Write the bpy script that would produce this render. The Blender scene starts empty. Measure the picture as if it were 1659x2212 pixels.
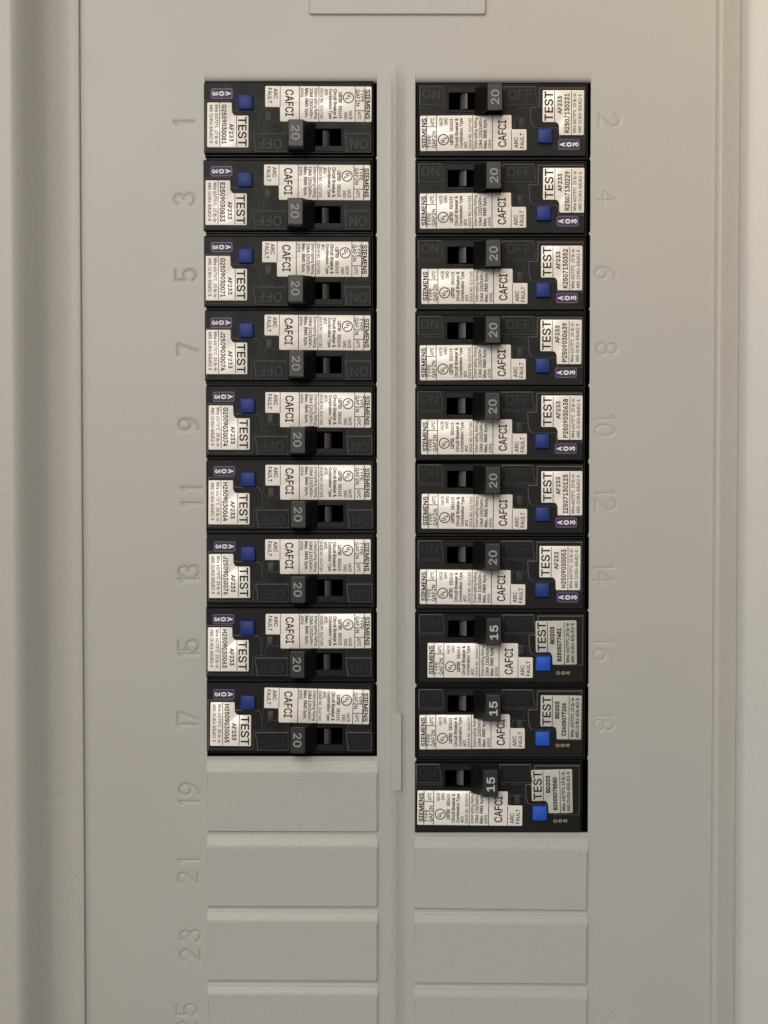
import bpy, bmesh, math, random
from mathutils import Vector
from mathutils.geometry import delaunay_2d_cdt
import numpy as np
R = math.radians
S = bpy.context.scene
COL = S.collection
MM = 0.001
random.seed(4)

# ------------------------------------------------------------------ camera
DIST, TILT, PXMM = 0.700, R(2.3), 6.375
cam = bpy.data.cameras.new('camera')
cam.sensor_fit = 'VERTICAL'; cam.sensor_height = 36
cam.lens = 36 * (DIST * 1000 * PXMM) / 2212
cam.clip_start = 0.02; cam.clip_end = 20
co = bpy.data.objects.new('camera', cam); COL.objects.link(co)
co.location = (0, -DIST * math.cos(TILT), DIST * math.sin(TILT))
co.rotation_euler = (R(90) - TILT, 0, 0)
S.camera = co

# ------------------------------------------------------------------ room light
w = bpy.data.worlds.new('World'); S.world = w; w.use_nodes = True
bg = w.node_tree.nodes['Background']
bg.inputs[0].default_value = (1.0, 0.95, 0.90, 1); bg.inputs[1].default_value = 0.18

def area(name, loc, target, size, power, col, size_y=None):
    l = bpy.data.lights.new(name, 'AREA'); l.energy = power; l.color = col
    l.shape = 'RECTANGLE'; l.size = size; l.size_y = size_y or size
    o = bpy.data.objects.new(name, l); COL.objects.link(o)
    o.location = loc
    o.rotation_euler = (Vector(target) - Vector(loc)).to_track_quat('-Z', 'Y').to_euler()
    return o
area('ceiling_lamp', (-0.62, -1.02, 0.66), (0, 0, 0.0), 1.05, 6.4, (1.0, 0.945, 0.86))
area('side_lamp', (-0.17, -1.25, 0.32), (0, 0, 0), 0.32, 7.6, (1.0, 0.945, 0.87))
area('warm_lamp', (0.10, -0.50, 0.55), (0.165, 0, 0.17), 0.10, 0.085, (1.0, 0.74, 0.45)).data.spread = R(38)
area('window_light', (-0.05, -0.75, -0.45), (0.20, 0, -0.14), 0.15, 0.045, (0.56, 0.77, 1.0)).data.spread = R(45)
area('grazing_fill', (-0.55, -0.40, -0.22), (0, 0, -0.03), 0.20, 0.20, (0.86, 0.92, 1.0))  # unseen fill added at a grazing angle to brighten rib and left-facing edges
S.view_settings.view_transform = 'Standard'; S.view_settings.look = 'None'
S.view_settings.exposure = -0.10; S.view_settings.gamma = 1

# ------------------------------------------------------------------ materials
def mat(name, col, rough=0.5, spec=0.5, bump=0, bscale=900, var=0, coat=0, vscale=60, rvar=0, fine=0):
    m = bpy.data.materials.new(name); m.use_nodes = True
    nt = m.node_tree; b = nt.nodes['Principled BSDF']
    b.inputs['Base Color'].default_value = (*col, 1)
    b.inputs['Roughness'].default_value = rough
    b.inputs['Specular IOR Level'].default_value = spec
    b.inputs['Coat Weight'].default_value = coat
    tc = nt.nodes.new('ShaderNodeTexCoord')
    if bump:
        n = nt.nodes.new('ShaderNodeTexNoise'); n.inputs['Scale'].default_value = bscale
        n.inputs['Detail'].default_value = 3
        nt.links.new(tc.outputs['Object'], n.inputs['Vector'])
        bp = nt.nodes.new('ShaderNodeBump'); bp.inputs['Strength'].default_value = bump
        bp.inputs['Distance'].default_value = 0.0004
        nt.links.new(n.outputs['Fac'], bp.inputs['Height'])
        nt.links.new(bp.outputs['Normal'], b.inputs['Normal'])
    if var:
        n2 = nt.nodes.new('ShaderNodeTexNoise'); n2.inputs['Scale'].default_value = vscale
        n2.inputs['Detail'].default_value = 5
        nt.links.new(tc.outputs['Object'], n2.inputs['Vector'])
        mx = nt.nodes.new('ShaderNodeMix'); mx.data_type = 'RGBA'
        mx.inputs[6].default_value = tuple(c * (1 - var) for c in col) + (1,)
        mx.inputs[7].default_value = tuple(min(1, c * (1 + var)) for c in col) + (1,)
        nt.links.new(n2.outputs['Fac'], mx.inputs[0])
        nt.links.new(mx.outputs[2], b.inputs['Base Color'])
        if fine:      # the pinhead mottle of sprayed enamel
            n3 = nt.nodes.new('ShaderNodeTexNoise'); n3.inputs['Scale'].default_value = 2600; n3.inputs['Detail'].default_value = 2
            nt.links.new(tc.outputs['Object'], n3.inputs['Vector'])
            mf = nt.nodes.new('ShaderNodeMapRange'); mf.inputs[1].default_value = .25; mf.inputs[2].default_value = .75
            mf.inputs[3].default_value = 1 - fine; mf.inputs[4].default_value = 1 + fine
            nt.links.new(n3.outputs['Fac'], mf.inputs[0])
            hs = nt.nodes.new('ShaderNodeVectorMath'); hs.operation = 'SCALE'
            nt.links.new(mx.outputs[2], hs.inputs[0]); nt.links.new(mf.outputs[0], hs.inputs['Scale'])
            nt.links.new(hs.outputs[0], b.inputs['Base Color'])
        if rvar:
            mr = nt.nodes.new('ShaderNodeMapRange')
            mr.inputs[3].default_value = rough - rvar; mr.inputs[4].default_value = rough + rvar
            nt.links.new(n2.outputs['Fac'], mr.inputs[0])
            nt.links.new(mr.outputs[0], b.inputs['Roughness'])
    return m
M = dict(
    paint=mat('grey_enamel', (0.428, 0.414, 0.382), 0.43, 0.45, bump=0.10, bscale=1400, var=0.035, vscale=25, rvar=0.05, fine=0.10),
    trim=mat('grey_enamel_trim', (0.435, 0.420, 0.388), 0.42, 0.45, bump=0.10, bscale=1400, var=0.035, vscale=25, rvar=0.05, fine=0.10),
    wall=mat('wall_paint', (0.7, 0.68, 0.64), 0.7, 0.3, bump=0.2, bscale=300),
    edge=mat('pale_highlight_edge', (0.095, 0.090, 0.083), 0.36, 0.6),  # pale base paints edge highlights, with some wear, onto the black chamfers
    door=mat('door_enamel', (0.50, 0.49, 0.46), 0.40, 0.4, bump=0.10, bscale=1400, var=0.03, vscale=25, fine=0.10),
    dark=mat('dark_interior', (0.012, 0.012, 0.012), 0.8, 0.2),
    black=mat('black_plastic', (0.0062, 0.0056, 0.005), 0.50, 0.2, bump=0.06, bscale=2500, var=0.3, vscale=200, rvar=0.1),
    handle=mat('charcoal_plastic', (0.0115, 0.0112, 0.011), 0.42, 0.4, bump=0.08, bscale=2500, var=0.15, vscale=200),
    hub=mat('grey_plastic', (0.085, 0.08, 0.072), 0.34, 0.5, var=0.1),
    blue=mat('blue_plastic', (0.011, 0.030, 0.175), 0.5, 0.3, var=0.06),
    bright_blue=mat('bright_blue_plastic', (0.010, 0.085, 0.50), 0.5, 0.3, var=0.06),
    label=mat('white_label_film', (0.87, 0.815, 0.745), 0.27, 0.5, bump=0.06, bscale=160, var=0.04, vscale=150),
    aged=mat('aged_label_film', (0.53, 0.51, 0.46), 0.42, 0.4, bump=0.06, bscale=160, var=0.05, vscale=150),
    ink=mat('black_ink', (0.012, 0.011, 0.010), 0.6, 0.2),
    purple=mat('purple_sticker', (0.036, 0.022, 0.075), 0.5, 0.25, var=0.1),
    purple_edge=mat('pale_purple_ink', (0.20, 0.16, 0.27), 0.4, 0.4),
    white_ink=mat('white_ink', (0.72, 0.70, 0.70), 0.5, 0.3),
    grey_ink=mat('grey_ink', (0.27, 0.265, 0.26), 0.5, 0.3),
    pale_ink=mat('pale_ink', (0.5, 0.49, 0.47), 0.5, 0.3),
    mark=mat('raised_black_mark', (0.0075, 0.007, 0.0066), 0.45, 0.28),
    tan_ink=mat('tan_ink', (0.30, 0.25, 0.15), 0.5, 0.3),
    window=mat('smoked_window', (0.04, 0.039, 0.037), 0.55, 0.3),
)

# ------------------------------------------------------------------ mesh helpers
def link(name, bm, m, parent=None, smooth=None, loc=(0, 0, 0)):
    bmesh.ops.recalc_face_normals(bm, faces=bm.faces)
    me = bpy.data.meshes.new(name); bm.to_mesh(me); bm.free()
    return put(name, me, m, parent, smooth, loc)
def put(name, me, m, parent=None, smooth=None, loc=(0, 0, 0)):
    if len(me.materials) == 0:
        for q in (m if isinstance(m, (list, tuple)) else [m]): me.materials.append(q)
    if smooth is not None:
        me.polygons.foreach_set('use_smooth', [True] * len(me.polygons))
        if smooth: me.set_sharp_from_angle(angle=R(smooth))
    o = bpy.data.objects.new(name, me); COL.objects.link(o)
    if smooth: o.modifiers.new('weighted', 'WEIGHTED_NORMAL').keep_sharp = True
    o.parent = parent; o.location = loc
    return o
def tag(o, label=None, cat=None, group=None, kind=None):
    for k, v in (('label', label), ('category', cat), ('group', group), ('kind', kind)):
        if v: o[k] = v
    return o
def empty(name, loc):
    o = bpy.data.objects.new(name, None); COL.objects.link(o); o.location = loc
    o.empty_display_size = 0.01
    return o
# all shape coordinates are millimetres (a, w, c): across, towards the viewer, down or up
def P3(x, wv, z): return (x * MM, -wv * MM, z * MM)

def offset_poly(p, d):
    n = len(p); out = []
    ar = sum(p[i][0] * p[(i + 1) % n][1] - p[(i + 1) % n][0] * p[i][1] for i in range(n))
    s = 1 if ar > 0 else -1
    for i in range(n):
        a, b, c = p[i - 1], p[i], p[(i + 1) % n]
        e1 = Vector((b[0] - a[0], b[1] - a[1])); e2 = Vector((c[0] - b[0], c[1] - b[1]))
        if e1.length < 1e-9 or e2.length < 1e-9: out.append(b); continue
        n1 = Vector((-e1.y, e1.x)).normalized() * s; n2 = Vector((-e2.y, e2.x)).normalized() * s
        k = (n1 + n2); L = k.length_squared
        k = k * (2 / L) if L > 0.2 else n1
        out.append((b[0] + k.x * d, b[1] + k.y * d))
    return out
def round_poly(p, r, n=4):
    out = []
    for i in range(len(p)):
        a, b, c = Vector(p[i - 1]), Vector(p[i]), Vector(p[(i + 1) % len(p)])
        d1 = (a - b); d2 = (c - b)
        rr = min(r, d1.length * .45, d2.length * .45)
        s, e = b + d1.normalized() * rr, b + d2.normalized() * rr
        for k in range(n + 1):
            t = k / n
            q = s * (1 - t) ** 2 + b * 2 * t * (1 - t) + e * t * t
            out.append((q.x, q.y))
    return out
def prism(bm, p, w0, w1, bev=0.0, sgn=-1, em=0):
    """polygon p (a, c) raised from w0 to w1 with a chamfered rim; sgn -1: c counts downwards"""
    rings = [[(a, w0, c) for a, c in p], [(a, w1 - bev, c) for a, c in p]]
    if bev:
        q = offset_poly(p, bev * .45); rings.append([(a, w1 - bev * .3, c) for a, c in q])
        q = offset_poly(p, bev); rings.append([(a, w1, c) for a, c in q])
    vs = [[bm.verts.new(P3(a, wv, sgn * c)) for a, wv, c in r] for r in rings]
    n = len(p)
    for k in range(len(vs) - 1):
        for i in range(n):
            f = bm.faces.new((vs[k][i], vs[k][(i + 1) % n], vs[k + 1][(i + 1) % n], vs[k + 1][i]))
            if k: f.material_index = em
    bm.faces.new(vs[-1]); return vs
def rect(a0, c0, a1, c1): return [(a0, c0), (a1, c0), (a1, c1), (a0, c1)]
def slab(bm, xs, zs, skip, w0, w1, inset=0.0, hole_inset=0.0, sgn=1):
    """sheet of grid cells between w0 and w1 with cells left out; walls close every rim"""
    xs = sorted(set(round(x, 4) for x in xs)); zs = sorted(set(round(z, 4) for z in zs))
    V = {}
    def v(i, j, top):
        k = (i, j, top)
        if k not in V:
            x, z = xs[i], zs[j]
            if top and inset:
                if i == 0: x += inset
                if i == len(xs) - 1: x -= inset
                if j == 0: z += inset
                if j == len(zs) - 1: z -= inset
            V[k] = bm.verts.new(P3(x, w1 if top else w0, sgn * z))
        return V[k]
    solid = {}
    for i in range(len(xs) - 1):
        for j in range(len(zs) - 1):
            cx, cz = (xs[i] + xs[i + 1]) / 2, (zs[j] + zs[j + 1]) / 2
            solid[i, j] = not any(a < cx < b and c < cz < d for a, c, b, d in skip)
    for (i, j), s in solid.items():
        if not s: continue
        bm.faces.new((v(i, j, 1), v(i + 1, j, 1), v(i + 1, j + 1, 1), v(i, j + 1, 1)))
        for di, dj, a, b in ((-1, 0, (i, j), (i, j + 1)), (1, 0, (i + 1, j), (i + 1, j + 1)),
                             (0, -1, (i, j), (i + 1, j)), (0, 1, (i, j + 1), (i + 1, j + 1))):
            if not solid.get((i + di, j + dj), False):
                bm.faces.new((v(*a, 1), v(*b, 1), v(*b, 0), v(*a, 0)))
def extrude_profile(bm, prof, fn, t0, t1):
    """profile points swept straight from t0 to t1; fn(p, t) -> (x, w, z)"""
    A = [bm.verts.new(P3(*fn(p, t0))) for p in prof]; B = [bm.verts.new(P3(*fn(p, t1))) for p in prof]
    n = len(prof)
    for i in range(n):
        bm.faces.new((A[i], A[(i + 1) % n], B[(i + 1) % n], B[i]))
    return bm.faces.new(A), bm.faces.new(B)

# ------------------------------------------------------------------ lettering
GLY = {}
FONT = None
try:      # the sans serif face that ships inside Blender itself
    FONT = bpy.data.fonts.load(bpy.utils.system_resource('DATAFILES', path='fonts') + '/Inter.woff2')
except Exception:
    FONT = None
def glyphs(s, bold):
    k = (s, bold)
    if k not in GLY:
        c = bpy.data.curves.new('lettering', 'FONT'); c.body = s; c.size = 1; c.resolution_u = 2
        c.fill_mode = 'NONE'
        if FONT: c.font = FONT
        o = bpy.data.objects.new('lettering', c)
        me = o.to_mesh()
        pts = [(v.co.x, v.co.y) for v in me.vertices]; nxt = {}
        for e in me.edges:
            a, b = e.vertices
            if b == a + 1: nxt[a] = b
            else: nxt[max(a, b)] = min(a, b)
        E = [(a, b) for a, b in nxt.items()]
        off = {0: 0.016, 1: 0.026, 2: 0.040}[bold]      # thicken the strokes by moving the outlines outwards
        prv = {b: a for a, b in E}; loops = []; seen = set()
        for q in list(nxt):
            if q in seen or q not in prv: continue
            L = []
            while q not in seen: seen.add(q); L.append(q); q = nxt[q]
            loops.append(L)
        def sarea(L): return sum(pts[L[i - 1]][0] * pts[L[i]][1] - pts[L[i]][0] * pts[L[i - 1]][1] for i in range(len(L)))
        sg = 1 if max((sarea(L) for L in loops), key=abs) > 0 else -1
        new = list(pts)
        for L in loops:
            for i, q in enumerate(L):
                p0, p1, p2 = Vector(pts[L[i - 1]]), Vector(pts[q]), Vector(pts[L[(i + 1) % len(L)]])
                a, b = p1 - p0, p2 - p1
                if a.length < 1e-7: a = b
                if b.length < 1e-7: b = a
                if a.length < 1e-7: continue
                m = Vector((a.y, -a.x)).normalized() + Vector((b.y, -b.x)).normalized()
                m = m * (2 / max(m.length_squared, .9)) * sg * off
                new[q] = (p1.x + m.x, p1.y + m.y)
        pts = new
        o.to_mesh_clear(); bpy.data.objects.remove(o); bpy.data.curves.remove(c)
        # triangulate the outlines and keep what has a winding number other than zero
        tv, te, tf, *_ = delaunay_2d_cdt([Vector(p) for p in pts], E, [], 0, 1e-5)
        seg = np.array([pts[a] + pts[b] for a, b in E])
        vs = [(v.x, v.y) for v in tv]; fs = []
        for f in tf:
            cx = sum(vs[q][0] for q in f) / 3; cy = sum(vs[q][1] for q in f) / 3
            x0, y0, x1, y1 = seg.T
            up = (y0 <= cy) & (y1 > cy); dn = (y0 > cy) & (y1 <= cy)
            side = (x1 - x0) * (cy - y0) - (cx - x0) * (y1 - y0)
            if (up & (side > 0)).sum() - (dn & (side < 0)).sum() != 0: fs.append(tuple(f))
        used = sorted({q for f in fs for q in f}); re = {q: n for n, q in enumerate(used)}
        vs = [vs[q] for q in used]; fs = [tuple(re[q] for q in f) for f in fs]
        GLY[k] = vs, fs
    return GLY[k]
CAPH = max(y for x, y in glyphs('H', 0)[0])
def write(bm, s, a_top, a_base, c_start, c_end, wv, bold=0):
    """print s reading upwards (quarter turn): letters stand between a_top and a_base, run from c_start to c_end"""
    vs, fs = glyphs(s, bold)
    x0 = min(x for x, y in vs); x1 = max(x for x, y in vs)
    V = []
    for x, y in vs:
        a = a_base - y / CAPH * (a_base - a_top)
        c = c_start - (x - x0) / (x1 - x0) * (c_start - c_end)
        V.append(bm.verts.new(P3(a, wv, -c)))
    for f in fs: bm.faces.new([V[i] for i in f])
def bar(bm, a0, c0, a1, c1, wv):
    bm.faces.new([bm.verts.new(P3(a, wv, -c)) for a, c in rect(a0, c0, a1, c1)])
def ring(bm, a, c, r0, r1, wv, n=28):
    A = [(math.cos(2 * math.pi * k / n), math.sin(2 * math.pi * k / n)) for k in range(n)]
    I = [bm.verts.new(P3(a + r0 * x, wv, -(c + r0 * y))) for x, y in A]
    O = [bm.verts.new(P3(a + r1 * x, wv, -(c + r1 * y))) for x, y in A]
    for k in range(n): bm.faces.new((I[k], O[k], O[(k + 1) % n], I[(k + 1) % n]))
def U(x): return (x - 75) / 25.9 + 0.6
def Vv(y): return (y - 85) / 25.9 + 0.2
def pp(pts): return [(U(x), Vv(y)) for x, y in pts]

# ================================================================== SETTING
bm = bmesh.new()
slab(bm, (-900, -165, 165, 900), (-900, -262, 262, 700), [(-165, -262, 165, 262)], -40, -4)
tag(link('wall', bm, M['wall']), kind='structure')

# enclosure behind the cover: an open steel box
box = empty('enclosure_box', (0, 0.09, 0))
tag(box, 'dark steel enclosure box seen only in the black gaps around the breakers', 'enclosure box')
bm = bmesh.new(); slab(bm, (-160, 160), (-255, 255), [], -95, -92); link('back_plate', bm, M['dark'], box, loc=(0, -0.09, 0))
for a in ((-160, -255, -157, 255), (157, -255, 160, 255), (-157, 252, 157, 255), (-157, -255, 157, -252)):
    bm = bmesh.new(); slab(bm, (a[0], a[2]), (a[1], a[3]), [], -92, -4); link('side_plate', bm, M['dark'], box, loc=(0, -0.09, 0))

# ================================================================== TRIM
trim = tag(empty('panel_trim', (0, 0, -0.26)), 'grey enamelled steel trim framing the recessed breaker cover', 'panel trim')
ZT, ZB = 232.0, -252.0
LP = [(-102.0, -3), (-102.0, 1.4), (-102.15, 1.75), (-102.6, 2.0), (-104.5, 2.1), (-106.8, 2.5), (-109.0, 3.2), (-111.6, 4.2),
      (-113.6, 5.6), (-116.0, 8.3), (-119.0, 11.9), (-120.6, 13.4), (-122.0, 14.3), (-123.6, 14.7), (-160, 14.9), (-160, -3)]
RP = [(111.6, -3), (111.5, 0.15), (111.75, 0.7), (112.2, 1.35), (112.75, 1.8), (113.3, 1.9), (114.1, 1.75), (119.2, 0.6), (119.6, 0.3), (119.6, -3)]
for prof in (LP, RP):
    bm = bmesh.new(); extrude_profile(bm, prof, lambda p, t: (p[0], p[1], t), ZB, ZT)
    link('trim_rail', bm, M['trim'], trim, 32, (0, 0, 0.26))
# door, swung open on the right hand rail: rolled hinge edge, inner face turned a little to the left
door = tag(empty('panel_door', (0.1215, -0.003, -0.26)), 'pale grey panel door swung open beyond the right edge of the trim', 'panel door')
DP = [(119.62, -2.5), (119.62, 0.5), (120.0, 1.7), (120.7, 3.2), (121.5, 4.3), (122.4, 4.9), (124.4, 5.3), (158.0, 14.5), (158.6, 13.3), (124.0, 3.4), (123.0, -2.5)]
bm = bmesh.new(); extrude_profile(bm, DP, lambda p, t: (p[0], p[1], t), ZB + 3, ZT - 3)
link('door_leaf', bm, M['door'], door, 32, (-0.1215, 0.003, 0.26))
HP = [(0, -3), (0, 1.0), (0.4, 1.5), (2, 1.6), (10, 7.4), (30, 7.4), (30, -3)]
for s, z0 in ((1, ZT - 30), (-1, ZB + 30)):
    bm = bmesh.new(); extrude_profile(bm, HP, lambda p, t: (t, p[1] - 0.05, z0 + s * p[0]), -102.0, 111.6)
    link('trim_rail', bm, M['trim'], trim, 32, (0, 0, 0.26))

# ================================================================== COVER
cover = tag(empty('panel_cover', (0, 0, -0.22)), 'grey steel dead front cover with stamped row numbers and two breaker openings', 'panel cover')
CL = (0, 0, 0.22)
OPL = (-60.2, -83.3, -2.35, 144.5)       # left opening: x0, z0, x1, z1
OPR = (10.5, -109.4, 69.55, 144.5)
LIP = 3.6
# stroke digits, reading direction a, up b, box 1 wide 1.7 high
def arc(cx, cy, rx, ry, t0, t1, n=18):
    return [(cx + rx * math.cos(R(t0 + (t1 - t0) * k / n)), cy + ry * math.sin(R(t0 + (t1 - t0) * k / n))) for k in range(n + 1)]
DIG = {
 '0': [arc(0, 0, .48, .85, 0, 360, 30)],
 '1': [[(0, -.85), (0, .85)], [(0, .85), (-.22, .62)]],
 '2': [arc(0, .40, .46, .45, 165, -30) + [(-.46, -.85), (.48, -.85)]],
 '3': [arc(0, .43, .42, .42, 160, -80), arc(0, -.41, .48, .44, 85, -160)],
 '4': [[(.22, -.85), (.22, .85), (-.5, -.30), (.5, -.30)]],
 '5': [[(.42, .85), (-.38, .85), (-.42, .12)] + arc(0, -.33, .48, .52, 140, -150)],
 '6': [arc(0, -.37, .46, .48, 90, 450, 26), arc(.45, -.30, .91, 1.15, 180, 95, 14)],
 '7': [[(-.48, .85), (.48, .85), (-.12, -.85)]],
 '8': [arc(0, .42, .40, .43, 0, 360, 24), arc(0, -.42, .47, .43, 0, 360, 24)],
 '9': [arc(0, .37, .46, .48, -90, 270, 26), arc(-.45, .30, .91, 1.15, 0, -85, 14)],
}
def src(x, y):      # photograph position (disp. pixels) of a stamped number on the cover -> millimetres
    D = DIST * 1000; F = D * PXMM
    dx, dy = (x - 829.5) / F, -(y - 1106) / F
    ct, st = math.cos(TILT), math.sin(TILT)
    k = D * ct / (ct + dy * st)
    return dx * k, D * st + k * (-st + dy * ct)
def zp(x0, y0, s, x, y): return src((x0 + x / s) * .76806, (y0 + y / s) * .76806)
a = 3.157
NUM = []   # (text, [(digit, x, z)], turn, depth)
def num(t, x0, y0, s, cx, ys, turn, depth): NUM.append((t, [(d, *zp(x0, y0, s, cx, y)) for d, y in zip(t, ys)], turn, depth))
num('1', 480, 300, a, 120, [130], 1, .22); num('3', 480, 300, a, 122, [822], 1, .20); num('5', 480, 300, a, 135, [1500], 1, .30)
num('7', 480, 300, a, 155, [2160], 1, .26); num('9', 480, 1000, a, 163, [615], 1, .32); num('11', 480, 1000, a, 185, [1312, 1176], 1, .28)
num('13', 480, 1000, a, 162, [1982, 1920], 1, .34); num('15', 480, 1700, a, 160, [438, 372], 1, .36); num('17', 480, 1700, a, 155, [1068, 1010], 1, .34)
num('19', 480, 1700, a, 168, [1752, 1645], 1, .34); num('21', 0, 2300, 2.37, 1255, [405, 283], 1, .28); num('23', 0, 2300, 2.37, 1268, [920, 790], 1, .30)
num('25', 0, 2300, 2.37, 1245, [1402, 1285], 1, .28)
num('2', 1640, 300, a, 235, [122], -1, .17); num('4', 1640, 300, a, 215, [808], -1, .14); num('6', 1640, 300, a, 200, [1478], -1, .18)
num('8', 1640, 300, a, 212, [2150], -1, .17); num('10', 1640, 1000, a, 198, [562, 665], -1, .15); num('12', 1640, 1000, a, 203, [1224, 1322], -1, .17)
num('14', 1640, 1000, a, 186, [1885, 1978], -1, .17); num('16', 1640, 1700, a, 185, [338, 450], -1, .17); num('18', 1640, 1700, a, 188, [996, 1075], -1, .15)
num('20', 1640, 1700, a, 190, [1660, 1755], -1, .035); num('24', 1640, 2400, a, 190, [620, 735], -1, .022); num('26', 1560, 2300, 2.765, 405, [1545, 1660], -1, .09)
DW, DH = 3.9, 3.95
NR = []
for t, ds, turn, depth in NUM:
    x = ds[0][1]; zs = [d[2] for d in ds]
    NR.append((round(x - DH * .85 - 1.3, 2), round(min(zs) - DW * .5 - 1.2, 2), round(x + DH * .85 + 1.3, 2), round(max(zs) + DW * .5 + 1.2, 2)))
RIBX = (1.2, 7.6); RIBZ = (-236.0, 151.0)
CX0, CX1, CZ0, CZ1 = -104.0, 113.5, -224.5, 204.5
xs, zs, skip = [CX0, CX1], [CZ0, CZ1], []
for r in NR: xs += [r[0], r[2]]; zs += [r[1], r[3]]; skip.append(r)
for o in (OPL, OPR):
    xs += [o[0], o[2]]; zs += [o[1], o[3], o[3] + LIP]; skip.append((o[0], o[1], o[2], o[3] + LIP))
xs += RIBX; zs += [151.0]; skip.append((RIBX[0], CZ0 - 1, RIBX[1], 151.0))
bm = bmesh.new(); slab(bm, xs, zs, skip, -1.2, 0)
rnd = random.Random(9)
for o in (OPL, OPR):          # rolled lip over each opening, bent side flanges with torn twist-out nibs
    prof = [(o[3] + LIP, 0.0), (o[3] + 2.5, -0.06)]
    for k in range(1, 9):
        t = k / 8 * math.pi / 2
        prof.append((o[3] + 2.1 - 2.1 * math.sin(t), -0.12 - 1.9 * (1 - math.cos(t))))
    prof += [(o[3], -4.0), (o[3] + .5, -4.0), (o[3] + LIP, -1.2)]
    extrude_profile(bm, prof, lambda p, t: (t, p[1], p[0]), o[0] + .02, o[2] - .02)
    for x, s in ((o[0], 1), (o[2], -1)):
        z = o[3] - 25.4
        while z > o[1] + 5:
            h = .5 + rnd.random() * .5; d = .25 + .25 * rnd.random(); zz = z + rnd.uniform(-.4, .4)
            prism(bm, [(x - s * .05, zz - h), (x + s * d, zz - h * .3), (x + s * d, zz + h * .4), (x - s * .05, zz + h)], -1.0, -0.02, 0, 1)
            z -= 25.4
link('cover_sheet', bm, M['paint'], cover, 35, CL)

def seg_dist(px, pz, pl):
    d = np.full(px.shape, 1e9)
    for (x0, y0), (x1, y1) in zip(pl[:-1], pl[1:]):
        vx, vy = x1 - x0, y1 - y0; L = vx * vx + vy * vy + 1e-12
        t = np.clip(((px - x0) * vx + (pz - y0) * vy) / L, 0, 1)
        d = np.minimum(d, np.hypot(px - x0 - t * vx, pz - y0 - t * vy))
    return d
for (t, ds, turn, depth), r in zip(NUM, NR):       # every number is a dented patch of the sheet
    nx, nz = int((r[2] - r[0]) / .17), int((r[3] - r[1]) / .17)
    X, Z = np.meshgrid(np.linspace(r[0], r[2], nx + 1), np.linspace(r[1], r[3], nz + 1))
    d = np.full(X.shape, 1e9)
    for dg, cx, cz in ds:
        for pl in DIG[dg]:
            if turn > 0: q = [(cx - b * DH, cz + aa * DW) for aa, b in pl]
            else: q = [(cx + b * DH, cz - aa * DW) for aa, b in pl]
            d = np.minimum(d, seg_dist(X, Z, q))
    g = np.exp(-(d / .30) ** 2) + 0.22 * np.exp(-(d / .95) ** 2)
    rim = np.minimum.reduce([X - r[0], r[2] - X, Z - r[1], r[3] - Z])
    W = -depth * (1.3 if turn > 0 else 1.25) * g * np.clip(rim / .6, 0, 1)
    vs = np.stack([X * MM, -W * MM, Z * MM], -1).reshape(-1, 3)
    ii = np.arange((nx + 1) * (nz + 1)).reshape(nz + 1, nx + 1)
    fs = np.stack([ii[:-1, :-1], ii[:-1, 1:], ii[1:, 1:], ii[1:, :-1]], -1).reshape(-1, 4)
    me = bpy.data.meshes.new('stamped_number'); me.from_pydata(vs.tolist(), [], fs.tolist())
    o = put('stamped_number', me, M['paint'], cover, 0, CL); o['label'] = 'stamped row number ' + t

# centre rib: a crease down the strip between the two columns, with a formed bead on it
bm = bmesh.new()
RP_ = [(1.2, 0), (2.15, 0), (2.35, .04), (3.35, 1.0), (3.6, 1.08), (3.95, 1.02), (5.2, .45), (6.6, .09), (7.6, 0)]
prev = None
for z, k in [(151, 0), (149, .12), (146, .5), (142, .85), (137, 1), (CZ0, 1)]:
    row = [bm.verts.new(P3(x, h * k, z)) for x, h in RP_]
    if prev:
        for i in range(len(row) - 1): bm.faces.new((prev[i], prev[i + 1], row[i + 1], row[i]))
    prev = row
link('centre_rib', bm, M['paint'], cover, 60, CL)
bm = bmesh.new()
bz0, bz1 = src(855, 1710)[1], src(855, 1540)[1]
prism(bm, rect(2.25, bz0, 6.0, bz1), 0.1, 1.15, .4, 1)
prism(bm, rect(3.7, bz0 + .4, 6.05, bz1 - .4), 0.1, 1.42, .3, 1)
link('formed_bead', bm, M['paint'], cover, None, CL)

# plate above the openings
bm = bmesh.new()
prism(bm, round_poly(rect(-25.2, 166.9, 34.2, 196), 1.0), -0.5, 1.3, .45, 1)
link('filler_plate', bm, M['paint'], cover, None, CL)

# twist-out plates, each leaning out towards its lower edge
def twistout(x0, x1, zt, zb, tilt, n, h=0.95):
    L = zt - zb
    prof = [(0, -.6), (-.8, 0.01), (-1.6, .07), (-2.2, .2), (-3.9, h * .80), (-4.6, h * .95), (-5.4, h), (-(L - .45), h + .12), (-(L - .15), h + .02), (-L, h - .25), (-L + .12, -1.0), (0, -1.0)]
    bm = bmesh.new()
    cx, cz = (x0 + x1) / 2, (zt + zb) / 2
    A, B = extrude_profile(bm, prof, lambda p, t: (t - cx, p[1], zt + p[0] - cz), x0, x1)
    e = [e for f in (A, B) for e in f.edges if min(v.co.y for v in e.verts) < -0.00001 and max(v.co.y for v in e.verts) < 0.0002]
    bmesh.ops.bevel(bm, geom=e, offset=.35 * MM, segments=2, affect='EDGES')
    o = link('twistout_plate', bm, M['paint'], cover, 35, (cx * MM, 0, cz * MM + .22))
    o.rotation_euler.y = R(tilt); o['label'] = 'unbroken twist-out plate at row number %d' % n
LX, RX = (-60.3, -2.2), (10.3, 69.4)
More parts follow.
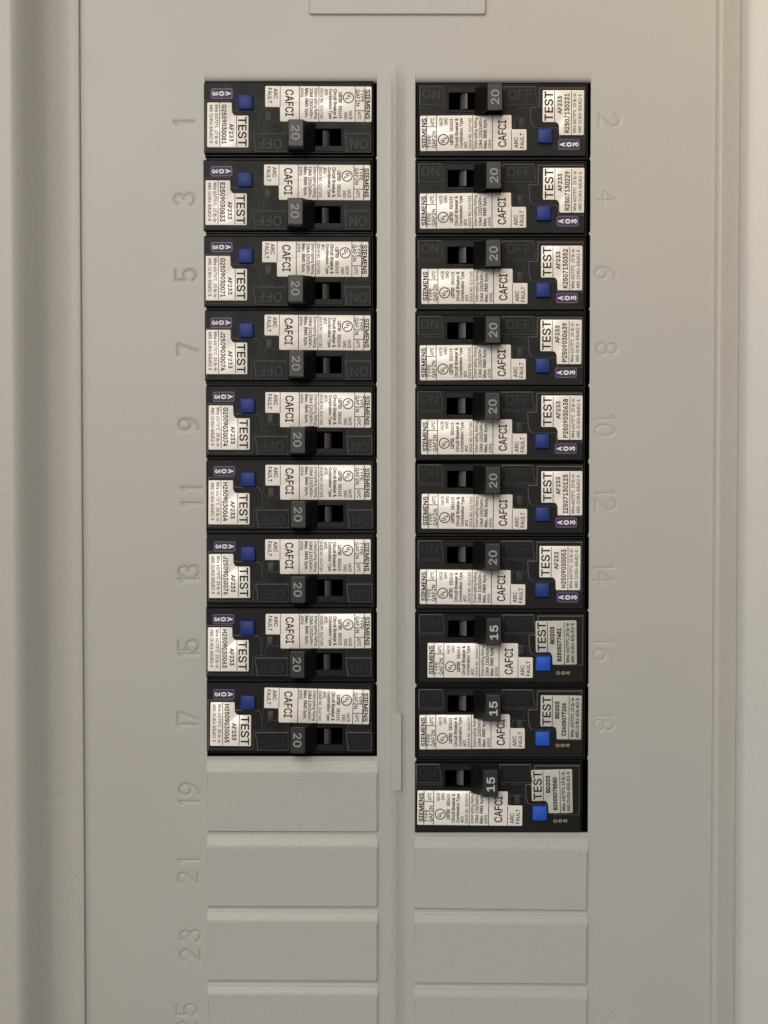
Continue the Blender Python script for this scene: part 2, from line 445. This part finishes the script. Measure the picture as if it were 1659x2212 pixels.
twistout(*LX, -83.9, -108.9, .15, 19); twistout(*LX, -109.3, -134.7, .1, 21, 1.0); twistout(*LX, -135.0, -160.2, .25, 23, 1.05); twistout(*LX, -160.5, -186.0, .2, 25)
twistout(*RX, -110.4, -135.7, .75, 22, .78); twistout(*RX, -136.0, -161.2, .5, 24, .85); twistout(*RX, -161.6, -187.0, .5, 26, .8)

# ================================================================== BREAKERS
FW = 1.0       # height of the face above the cover
bm = bmesh.new()
slot = (U(338), Vv(150), U(640), Vv(298))
u0, u1, v0, v1 = 0.05, 57.5, -0.45, 24.70
slab(bm, (u0, u1, slot[0], slot[2]), (v0, v1, slot[1], slot[3]), [slot], -20, -0.6, sgn=-1)
slab(bm, (0.25, 57.2, slot[0], slot[2]), (-0.1, 24.2, slot[1], slot[3]), [slot], -0.6, FW, .55, sgn=-1)
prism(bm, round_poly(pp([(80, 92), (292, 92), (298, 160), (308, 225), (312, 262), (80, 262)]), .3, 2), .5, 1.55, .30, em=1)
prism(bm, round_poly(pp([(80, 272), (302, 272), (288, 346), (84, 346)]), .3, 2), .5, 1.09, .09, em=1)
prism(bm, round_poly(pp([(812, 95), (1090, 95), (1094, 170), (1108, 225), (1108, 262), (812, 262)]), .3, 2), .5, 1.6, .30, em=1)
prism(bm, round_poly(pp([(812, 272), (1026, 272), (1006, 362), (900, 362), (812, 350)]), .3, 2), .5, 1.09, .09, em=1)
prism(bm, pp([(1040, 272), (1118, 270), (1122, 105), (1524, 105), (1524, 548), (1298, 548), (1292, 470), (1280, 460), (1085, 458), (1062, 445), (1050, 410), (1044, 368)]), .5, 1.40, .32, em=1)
fx = (U(318), slot[0] - .15, slot[2], U(660)); fz = (Vv(98), slot[1] - .15, slot[3] + .15, Vv(324))
slab(bm, fx, fz, [(fx[1], fz[1], fx[2], fz[2])], .5, 1.45, .25, sgn=-1)
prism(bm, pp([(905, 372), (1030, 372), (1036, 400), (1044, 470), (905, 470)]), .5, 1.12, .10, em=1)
# moulded stop ring beside the handle
vsr = [[], []]
for k in range(20):
    c, s = math.cos(k * math.pi / 10), math.sin(k * math.pi / 10)
    for j, rr in enumerate((.75, 1.15)): vsr[j].append(bm.verts.new(P3(32.4 + rr * c, 1.55, -(8.35 + rr * s))))
low = [[bm.verts.new((v.co.x, -.0012, v.co.z)) for v in L] for L in vsr]
for k in range(20):
    n = (k + 1) % 20
    bm.faces.new((vsr[0][k], vsr[1][k], vsr[1][n], vsr[0][n]))
    for j in (0, 1): bm.faces.new((vsr[j][k], vsr[j][n], low[j][n], low[j][k]))
bmesh.ops.recalc_face_normals(bm, faces=bm.faces)
ME = {}
def keep(name, bm, m, smooth=None):
    bmesh.ops.recalc_face_normals(bm, faces=bm.faces)
    me = bpy.data.meshes.new(name); bm.to_mesh(me); bm.free(); me.materials.append(m)
    if smooth is not None:
        me.polygons.foreach_set('use_smooth', [True] * len(me.polygons)); me.set_sharp_from_angle(angle=R(smooth))
    ME[name] = me; return me
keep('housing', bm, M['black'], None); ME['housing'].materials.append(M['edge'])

def moulded(s, x0, x1, ya, yb, wv):
    vs, fs = glyphs(s, 0); b = bmesh.new()
    m0 = min(x for x, y in vs); m1 = max(x for x, y in vs)
    V = [b.verts.new(P3(U(x0 + (x - m0) / (m1 - m0) * (x1 - x0)), wv, -Vv(yb - y / CAPH * (yb - ya)))) for x, y in vs]
    F = [b.faces.new([V[i] for i in f]) for f in fs]
    r = bmesh.ops.extrude_face_region(b, geom=F)
    for g in r['geom']:
        if isinstance(g, bmesh.types.BMVert): g.co.y -= .00022
    return b
keep('on_mark', moulded('ON', 108, 262, 122, 205, 1.5), M['mark'])
keep('off_mark', moulded('OFF', 850, 1062, 125, 208, 1.55), M['mark'])

# toggle handle: number tab with a concave heel running down into the slot, hollow on one flank
HT = 11.5
hp = [(28.75, .6), (28.25, HT - .5), (28.0, HT), (23.3, HT), (23.0, HT - .5), (22.8, 9.3), (22.45, 7.4), (21.9, 5.6), (21.2, 4.1), (20.4, 2.9), (19.7, 2.0), (19.4, 1.2), (19.4, -2), (28.75, -2)]
bm = bmesh.new()
hv = lambda wv, s: 5.68 + s * (4.78 - .35 * max(0, wv) / HT)
A = [bm.verts.new(P3(x, wv, -hv(wv, -1))) for x, wv in hp]; B = [bm.verts.new(P3(x, wv, -hv(wv, 1))) for x, wv in hp]
for i in range(len(hp)):
    j = (i + 1) % len(hp); bm.faces.new((A[i], A[j], B[j], B[i]))
fa = bm.faces.new(A); fb = bm.faces.new(B)
bmesh.ops.recalc_face_normals(bm, faces=bm.faces)
e = [e for e in bm.edges if (e.verts[0].co.y < -.0015 and e.verts[1].co.y < -.0015 and abs(e.verts[0].co.z - e.verts[1].co.z) < .002)]
r = bmesh.ops.inset_region(bm, faces=[fb], thickness=.75 * MM, depth=0)
for v in fb.verts: v.co.z += 4.2 * MM
e = [x for x in e if x.is_valid]
bmesh.ops.bevel(bm, geom=e, offset=.28 * MM, segments=2, affect='EDGES')
bm.normal_update()
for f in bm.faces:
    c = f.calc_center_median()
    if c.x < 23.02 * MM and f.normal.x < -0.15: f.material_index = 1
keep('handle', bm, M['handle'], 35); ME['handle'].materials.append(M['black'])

bm = bmesh.new()     # rounded hub of the toggle seen inside the slot
hb = [(17.3 + 2.6 * math.cos(R(t)), -2.6 + 3.3 * math.sin(R(t))) for t in range(178, 88, -9)] + [(17.35, -6), (14.65, -6)]
extrude_profile(bm, hb, lambda p, t: (p[0], p[1], -t), Vv(151), Vv(286))
keep('handle_hub', bm, M['hub'], 40)
bm = bmesh.new(); prism(bm, round_poly(rect(40.45, 14.75, 45.35, 19.7), .45, 3), .5, 3.0, .35)
keep('test_button', bm, M['blue'], 40); ME['test_button_bright'] = ME['test_button'].copy(); ME['test_button_bright'].materials[0] = M['bright_blue']
bm = bmesh.new(); prism(bm, round_poly(rect(34.3, 11.1, 36.3, 14.3), .2, 2), .5, 1.13, .1)
keep('indicator_window', bm, M['window'], 40)

# labels are modelled about their own centres so that each can sit slightly askew
RC, TC, AC = (19.5, 16.5), (49.0, 9.9), (51.7, 19.85)
def shift(bm, c):
    bmesh.ops.translate(bm, verts=bm.verts, vec=P3(-c[0], 0, c[1]))
bm = bmesh.new()
prism(bm, round_poly(pp([(100, 352), (895, 352), (896, 476), (1025, 476), (1025, 657), (100, 657)]), .42), FW - .15, FW + .14, .06); shift(bm, RC)
keep('rating_label', bm, M['label'], 40)
bm = bmesh.new()
prism(bm, round_poly(pp([(1150, 143), (1510, 143), (1508, 530), (1295, 530), (1293, 448), (1276, 421), (1252, 418), (1150, 418)]), .40), 1.3, 1.40 + .14, .06); shift(bm, TC)
keep('test_label', bm, M['label'], 40); ME['test_label_aged'] = ME['test_label'].copy(); ME['test_label_aged'].materials[0] = M['aged']
bm = bmesh.new(); prism(bm, round_poly(pp([(1303, 548), (1495, 548), (1495, 640), (1303, 640)]), .8, 5), FW - .1, FW + .12, .05)
f = bm.faces; outer = round_poly(pp([(1303, 548), (1495, 548), (1495, 640), (1303, 640)]), .8, 5)
o1 = offset_poly(outer, .14); o2 = offset_poly(outer, .30)
va = [bm.verts.new(P3(x, FW + .14, -y)) for x, y in o1]; vb = [bm.verts.new(P3(x, FW + .14, -y)) for x, y in o2]
for k in range(len(va)):
    q = bm.faces.new((va[k], va[(k + 1) % len(va)], vb[(k + 1) % len(va)], vb[k])); q.material_index = 1
shift(bm, AC)
keep('code_sticker', bm, M['purple'], None); ME['code_sticker'].materials.append(M['purple_edge'])

def rating_print(issue):
    b = bmesh.new(); z = FW + .16
    T = [('SIEMENS', 113, 152, 630, 375, 1), ('TYPE', 165, 195, 632, 520, 0), ('QAF2N', 203, 235, 632, 487, 0), ('40°C', 190, 222, 440, 372, 0),
         ('HACR', 268, 297, 445, 372, 0), ('SWD', 310, 338, 435, 372, 0), ('LISTED', 358, 385, 607, 515, 2), ('E82615', 358, 385, 487, 380, 1),
         ('Circuit Breaker &', 402, 430, 635, 376, 1), ('Combination Type', 443, 469, 635, 376, 1), ('AFCI', 482, 508, 635, 578, 1),
         ('ISSUE NO. ' + issue, 521, 545, 640, 375, 0), ('Interrupting Rating', 569, 595, 640, 374, 0), ('10kA 120/240V~', 610, 637, 638, 376, 1),
         ('Max. RMS Sym.', 650, 677, 640, 386, 1), ('60Hz', 690, 717, 640, 562, 0), ('CAFCI', 778, 848, 628, 397, 0),
         ('ARC', 917, 951, 638, 545, 0), ('FAULT', 968, 1002, 640, 508, 0), ('U', 280, 309, 587, 563, 2), ('L', 297, 327, 556, 537, 2)]
    for s, a0, a1, c0, c1, bo in T: write(b, s, U(a0), U(a1), Vv(c0), Vv(c1), z, bo)
    for x in (158, 243, 558, 728): bar(b, U(x) - .12, Vv(354), U(x) + .12, Vv(655), z)
    bar(b, U(895) - .1, Vv(478), U(895) + .1, Vv(655), z); bar(b, U(158), Vv(448) - .12, U(243), Vv(448) + .12, z)
    ring(b, U(302), Vv(560), 1.55, 1.88, z); shift(b, RC)
    return b
keep('rating_print', rating_print('0167183'), M['ink']); keep('rating_print_old', rating_print('0048192'), M['ink'])
def test_print(serial, old):
    b = bmesh.new(); z = 1.56
    write(b, 'TEST', U(1166), U(1238), Vv(408), Vv(153), z, 0)
    if old:
        T = [('BD203', 1278, 1312, 348, 195, 2), (serial, 1338, 1372, 502, 210, 2), ('Wire: 60/75°C 25 lb-in', 1415, 1443, 515, 165, 1), ('AWG: CU #14-8//AL #12-8', 1458, 1487, 518, 168, 1)]
    else:
        T = [('AF233', 1280, 1315, 348, 193, 1), (serial, 1341, 1381, 512, 172, 1), ('Wire 60/75°C  25 lb-in', 1413, 1440, 515, 172, 0), ('AWG  CU #14-8/AL#12-8', 1459, 1487, 512, 180, 0)]
    for s, a0, a1, c0, c1, bo in T: write(b, s, U(a0), U(a1), Vv(c0), Vv(c1), z, bo)
    bar(b, U(1253) - .11, Vv(152), U(1253) + .11, Vv(417), z); bar(b, U(1400) - .11, Vv(152), U(1400) + .11, Vv(529), z)
    shift(b, TC); return b
b = bmesh.new()
for s, x in (('A', 1342), ('0', 1399), ('3', 1455)): write(b, s, U(x - 21), U(x + 21), Vv(614), Vv(574), FW + .15, 2)
shift(b, AC); keep('code_print', b, M['white_ink'])
b = bmesh.new()
for s, x in (('C', -44), ('0', 0), ('3', 44)): write(b, s, 49.8 + (x - 15) / 25.9, 49.8 + (x + 15) / 25.9, 20.5, 19.3, FW + .02, 2)
keep('code_print_tan', b, M['tan_ink'])
for t in ('20', '15'):
    b = bmesh.new(); write(b, t, 24.35, 27.0, 8.15, 3.35, HT + .03, 0)
    keep('rating_number_' + t, b, M['grey_ink'] if t == '20' else M['pale_ink'])

# (row, x, z, serial, rating label corner, turn, test label corner, turn, code sticker centre)
ROWS = [
 (1, -3.54, 120.38, 'G2509030081', .64, 10.84, .3, 41.85, 2.22, .2, 50.9, 20.2), (3, -3.81, 94.55, 'E2509030833', .82, 10.49, .3, 42.2, 2.08, .2, 50.8, 20.1),
 (5, -3.70, 69.07, 'G2509030071', 1.6, 10.27, .2, 42.3, 2.30, 0, 50.9, 20.2), (7, -3.50, 44.16, 'J2509030074', 1.1, 10.54, .4, 42.5, 2.43, 0, 51.3, 19.75),
 (9, -3.12, 18.78, 'G2509030074', 1.26, 9.87, .3, 42.1, 2.34, .2, 51.0, 20.2), (11, -2.96, -6.10, 'H2509030064', 1.43, 10.28, .1, 42.4, 1.95, .2, 51.05, 19.95),
 (13, -3.07, -31.23, 'J2509030076', 1.46, 10.24, 0, 42.2, 2.16, -.3, 50.85, 19.6), (15, -3.41, -56.34, 'H2509030063', 1.0, 10.07, -.2, 42.35, 2.34, .2, 51.0, 20.0),
 (17, -3.29, -81.74, 'H2509030065', 1.72, 9.97, 1.3, 41.75, 2.26, .5, 51.05, 19.85),
 (2, 11.02, 143.55, 'R2507130231', 1.14, 10.21, -.5, 42.1, 1.92, .1, 51.1, 19.95), (4, 10.70, 117.78, 'R2507130229', 1.39, 10.39, -.6, 42.6, 2.06, .1, 51.05, 19.85),
 (6, 10.60, 92.05, 'K2507130352', 2.04, 10.04, -.1, 42.15, 2.37, 0, 51.05, 19.85), (8, 10.54, 66.70, 'P2509030639', 1.58, 10.26, -.5, 42.05, 1.80, .2, 50.85, 19.6),
 (10, 10.44, 41.33, 'P2509030638', 2.14, 9.99, -.1, 42.55, 1.94, .1, 51.0, 19.85), (12, 10.65, 16.64, 'I2507130125', 2.09, 10.57, .5, 42.4, 2.79, -.2, 51.0, 20.15),
 (14, 10.60, -9.01, 'H2509030053', 1.58, 10.53, .5, 41.9, 2.48, .2, 51.6, 19.9), (16, 11.03, -34.07, 'B2505077481', 3.77, 10.39, .2, 40.3, 2.76, -.9, 49.72, 20.57),
 (18, 10.88, -59.60, 'C2605077106', 1.23, 9.17, -.5, 42.15, 2.64, .5, 49.8, 19.76), (20, 10.04, -85.11, 'B2505078580', 1.33, 9.80, .6, 40.05, 2.45, -1.3, 49.96, 20.11),
]
ORD = 'first second third fourth fifth sixth seventh eighth ninth tenth'.split()
def child(name, me, parent, loc=(0, 0, 0), turn=0):
    o = bpy.data.objects.new(name, ME[me] if isinstance(me, str) else me); COL.objects.link(o)
    o.parent = parent; o.location = loc; o.rotation_euler.y = R(turn); return o
for n, x, z, serial, lu, lv, lt, tu, tv, tt, au, av in ROWS:
    old = n in (16, 18, 20)
    br = empty('circuit_breaker', (x * MM, 0, z * MM))
    if n % 2: br.rotation_euler.y = math.pi
    amp = '15' if old else '20'
    col = 'left' if n % 2 else 'right'; k = (n - 1) // 2; last = k == (8 if n % 2 else 9)
    which = 'topmost' if k == 0 else ('lowest' if last else ORD[k])
    if k and not last: which += ' breaker from the top of'
    else: which += ' breaker in'
    tag(br, '%s the %s column, black with %s test button' % (which, col, 'bright blue' if old else 'dark blue'),
        'circuit breaker', 'arc fault breakers in two columns')
    child('housing', 'housing', br); child('on_mark', 'on_mark', br); child('off_mark', 'off_mark', br)
    h = child('handle', 'handle', br); child('rating_number', 'rating_number_' + amp, h); child('handle_hub', 'handle_hub', br)
    child('test_button', 'test_button_bright' if old else 'test_button', br)
    child('indicator_window', 'indicator_window', br)
    o = child('rating_label', 'rating_label', br, P3(RC[0] + lu - 1.58, 0, -(RC[1] + lv - 10.5)), lt)
    child('label_print', 'rating_print_old' if old else 'rating_print', o)
    o = child('test_label', 'test_label_aged' if old else 'test_label', br, P3(TC[0] + tu - 42.0, 0, -(TC[1] + tv - 2.45)), tt)
    me = keep('print_' + serial, test_print(serial, old), M['ink'])
    child('label_print', me, o)
    if old: child('code_print', 'code_print_tan', br, P3(au - 49.8, 0, -(av - 19.9)))
    else:
        o = child('code_sticker', 'code_sticker', br, P3(au, 0, -av), random.uniform(-.6, .6)); child('code_print', 'code_print', o)
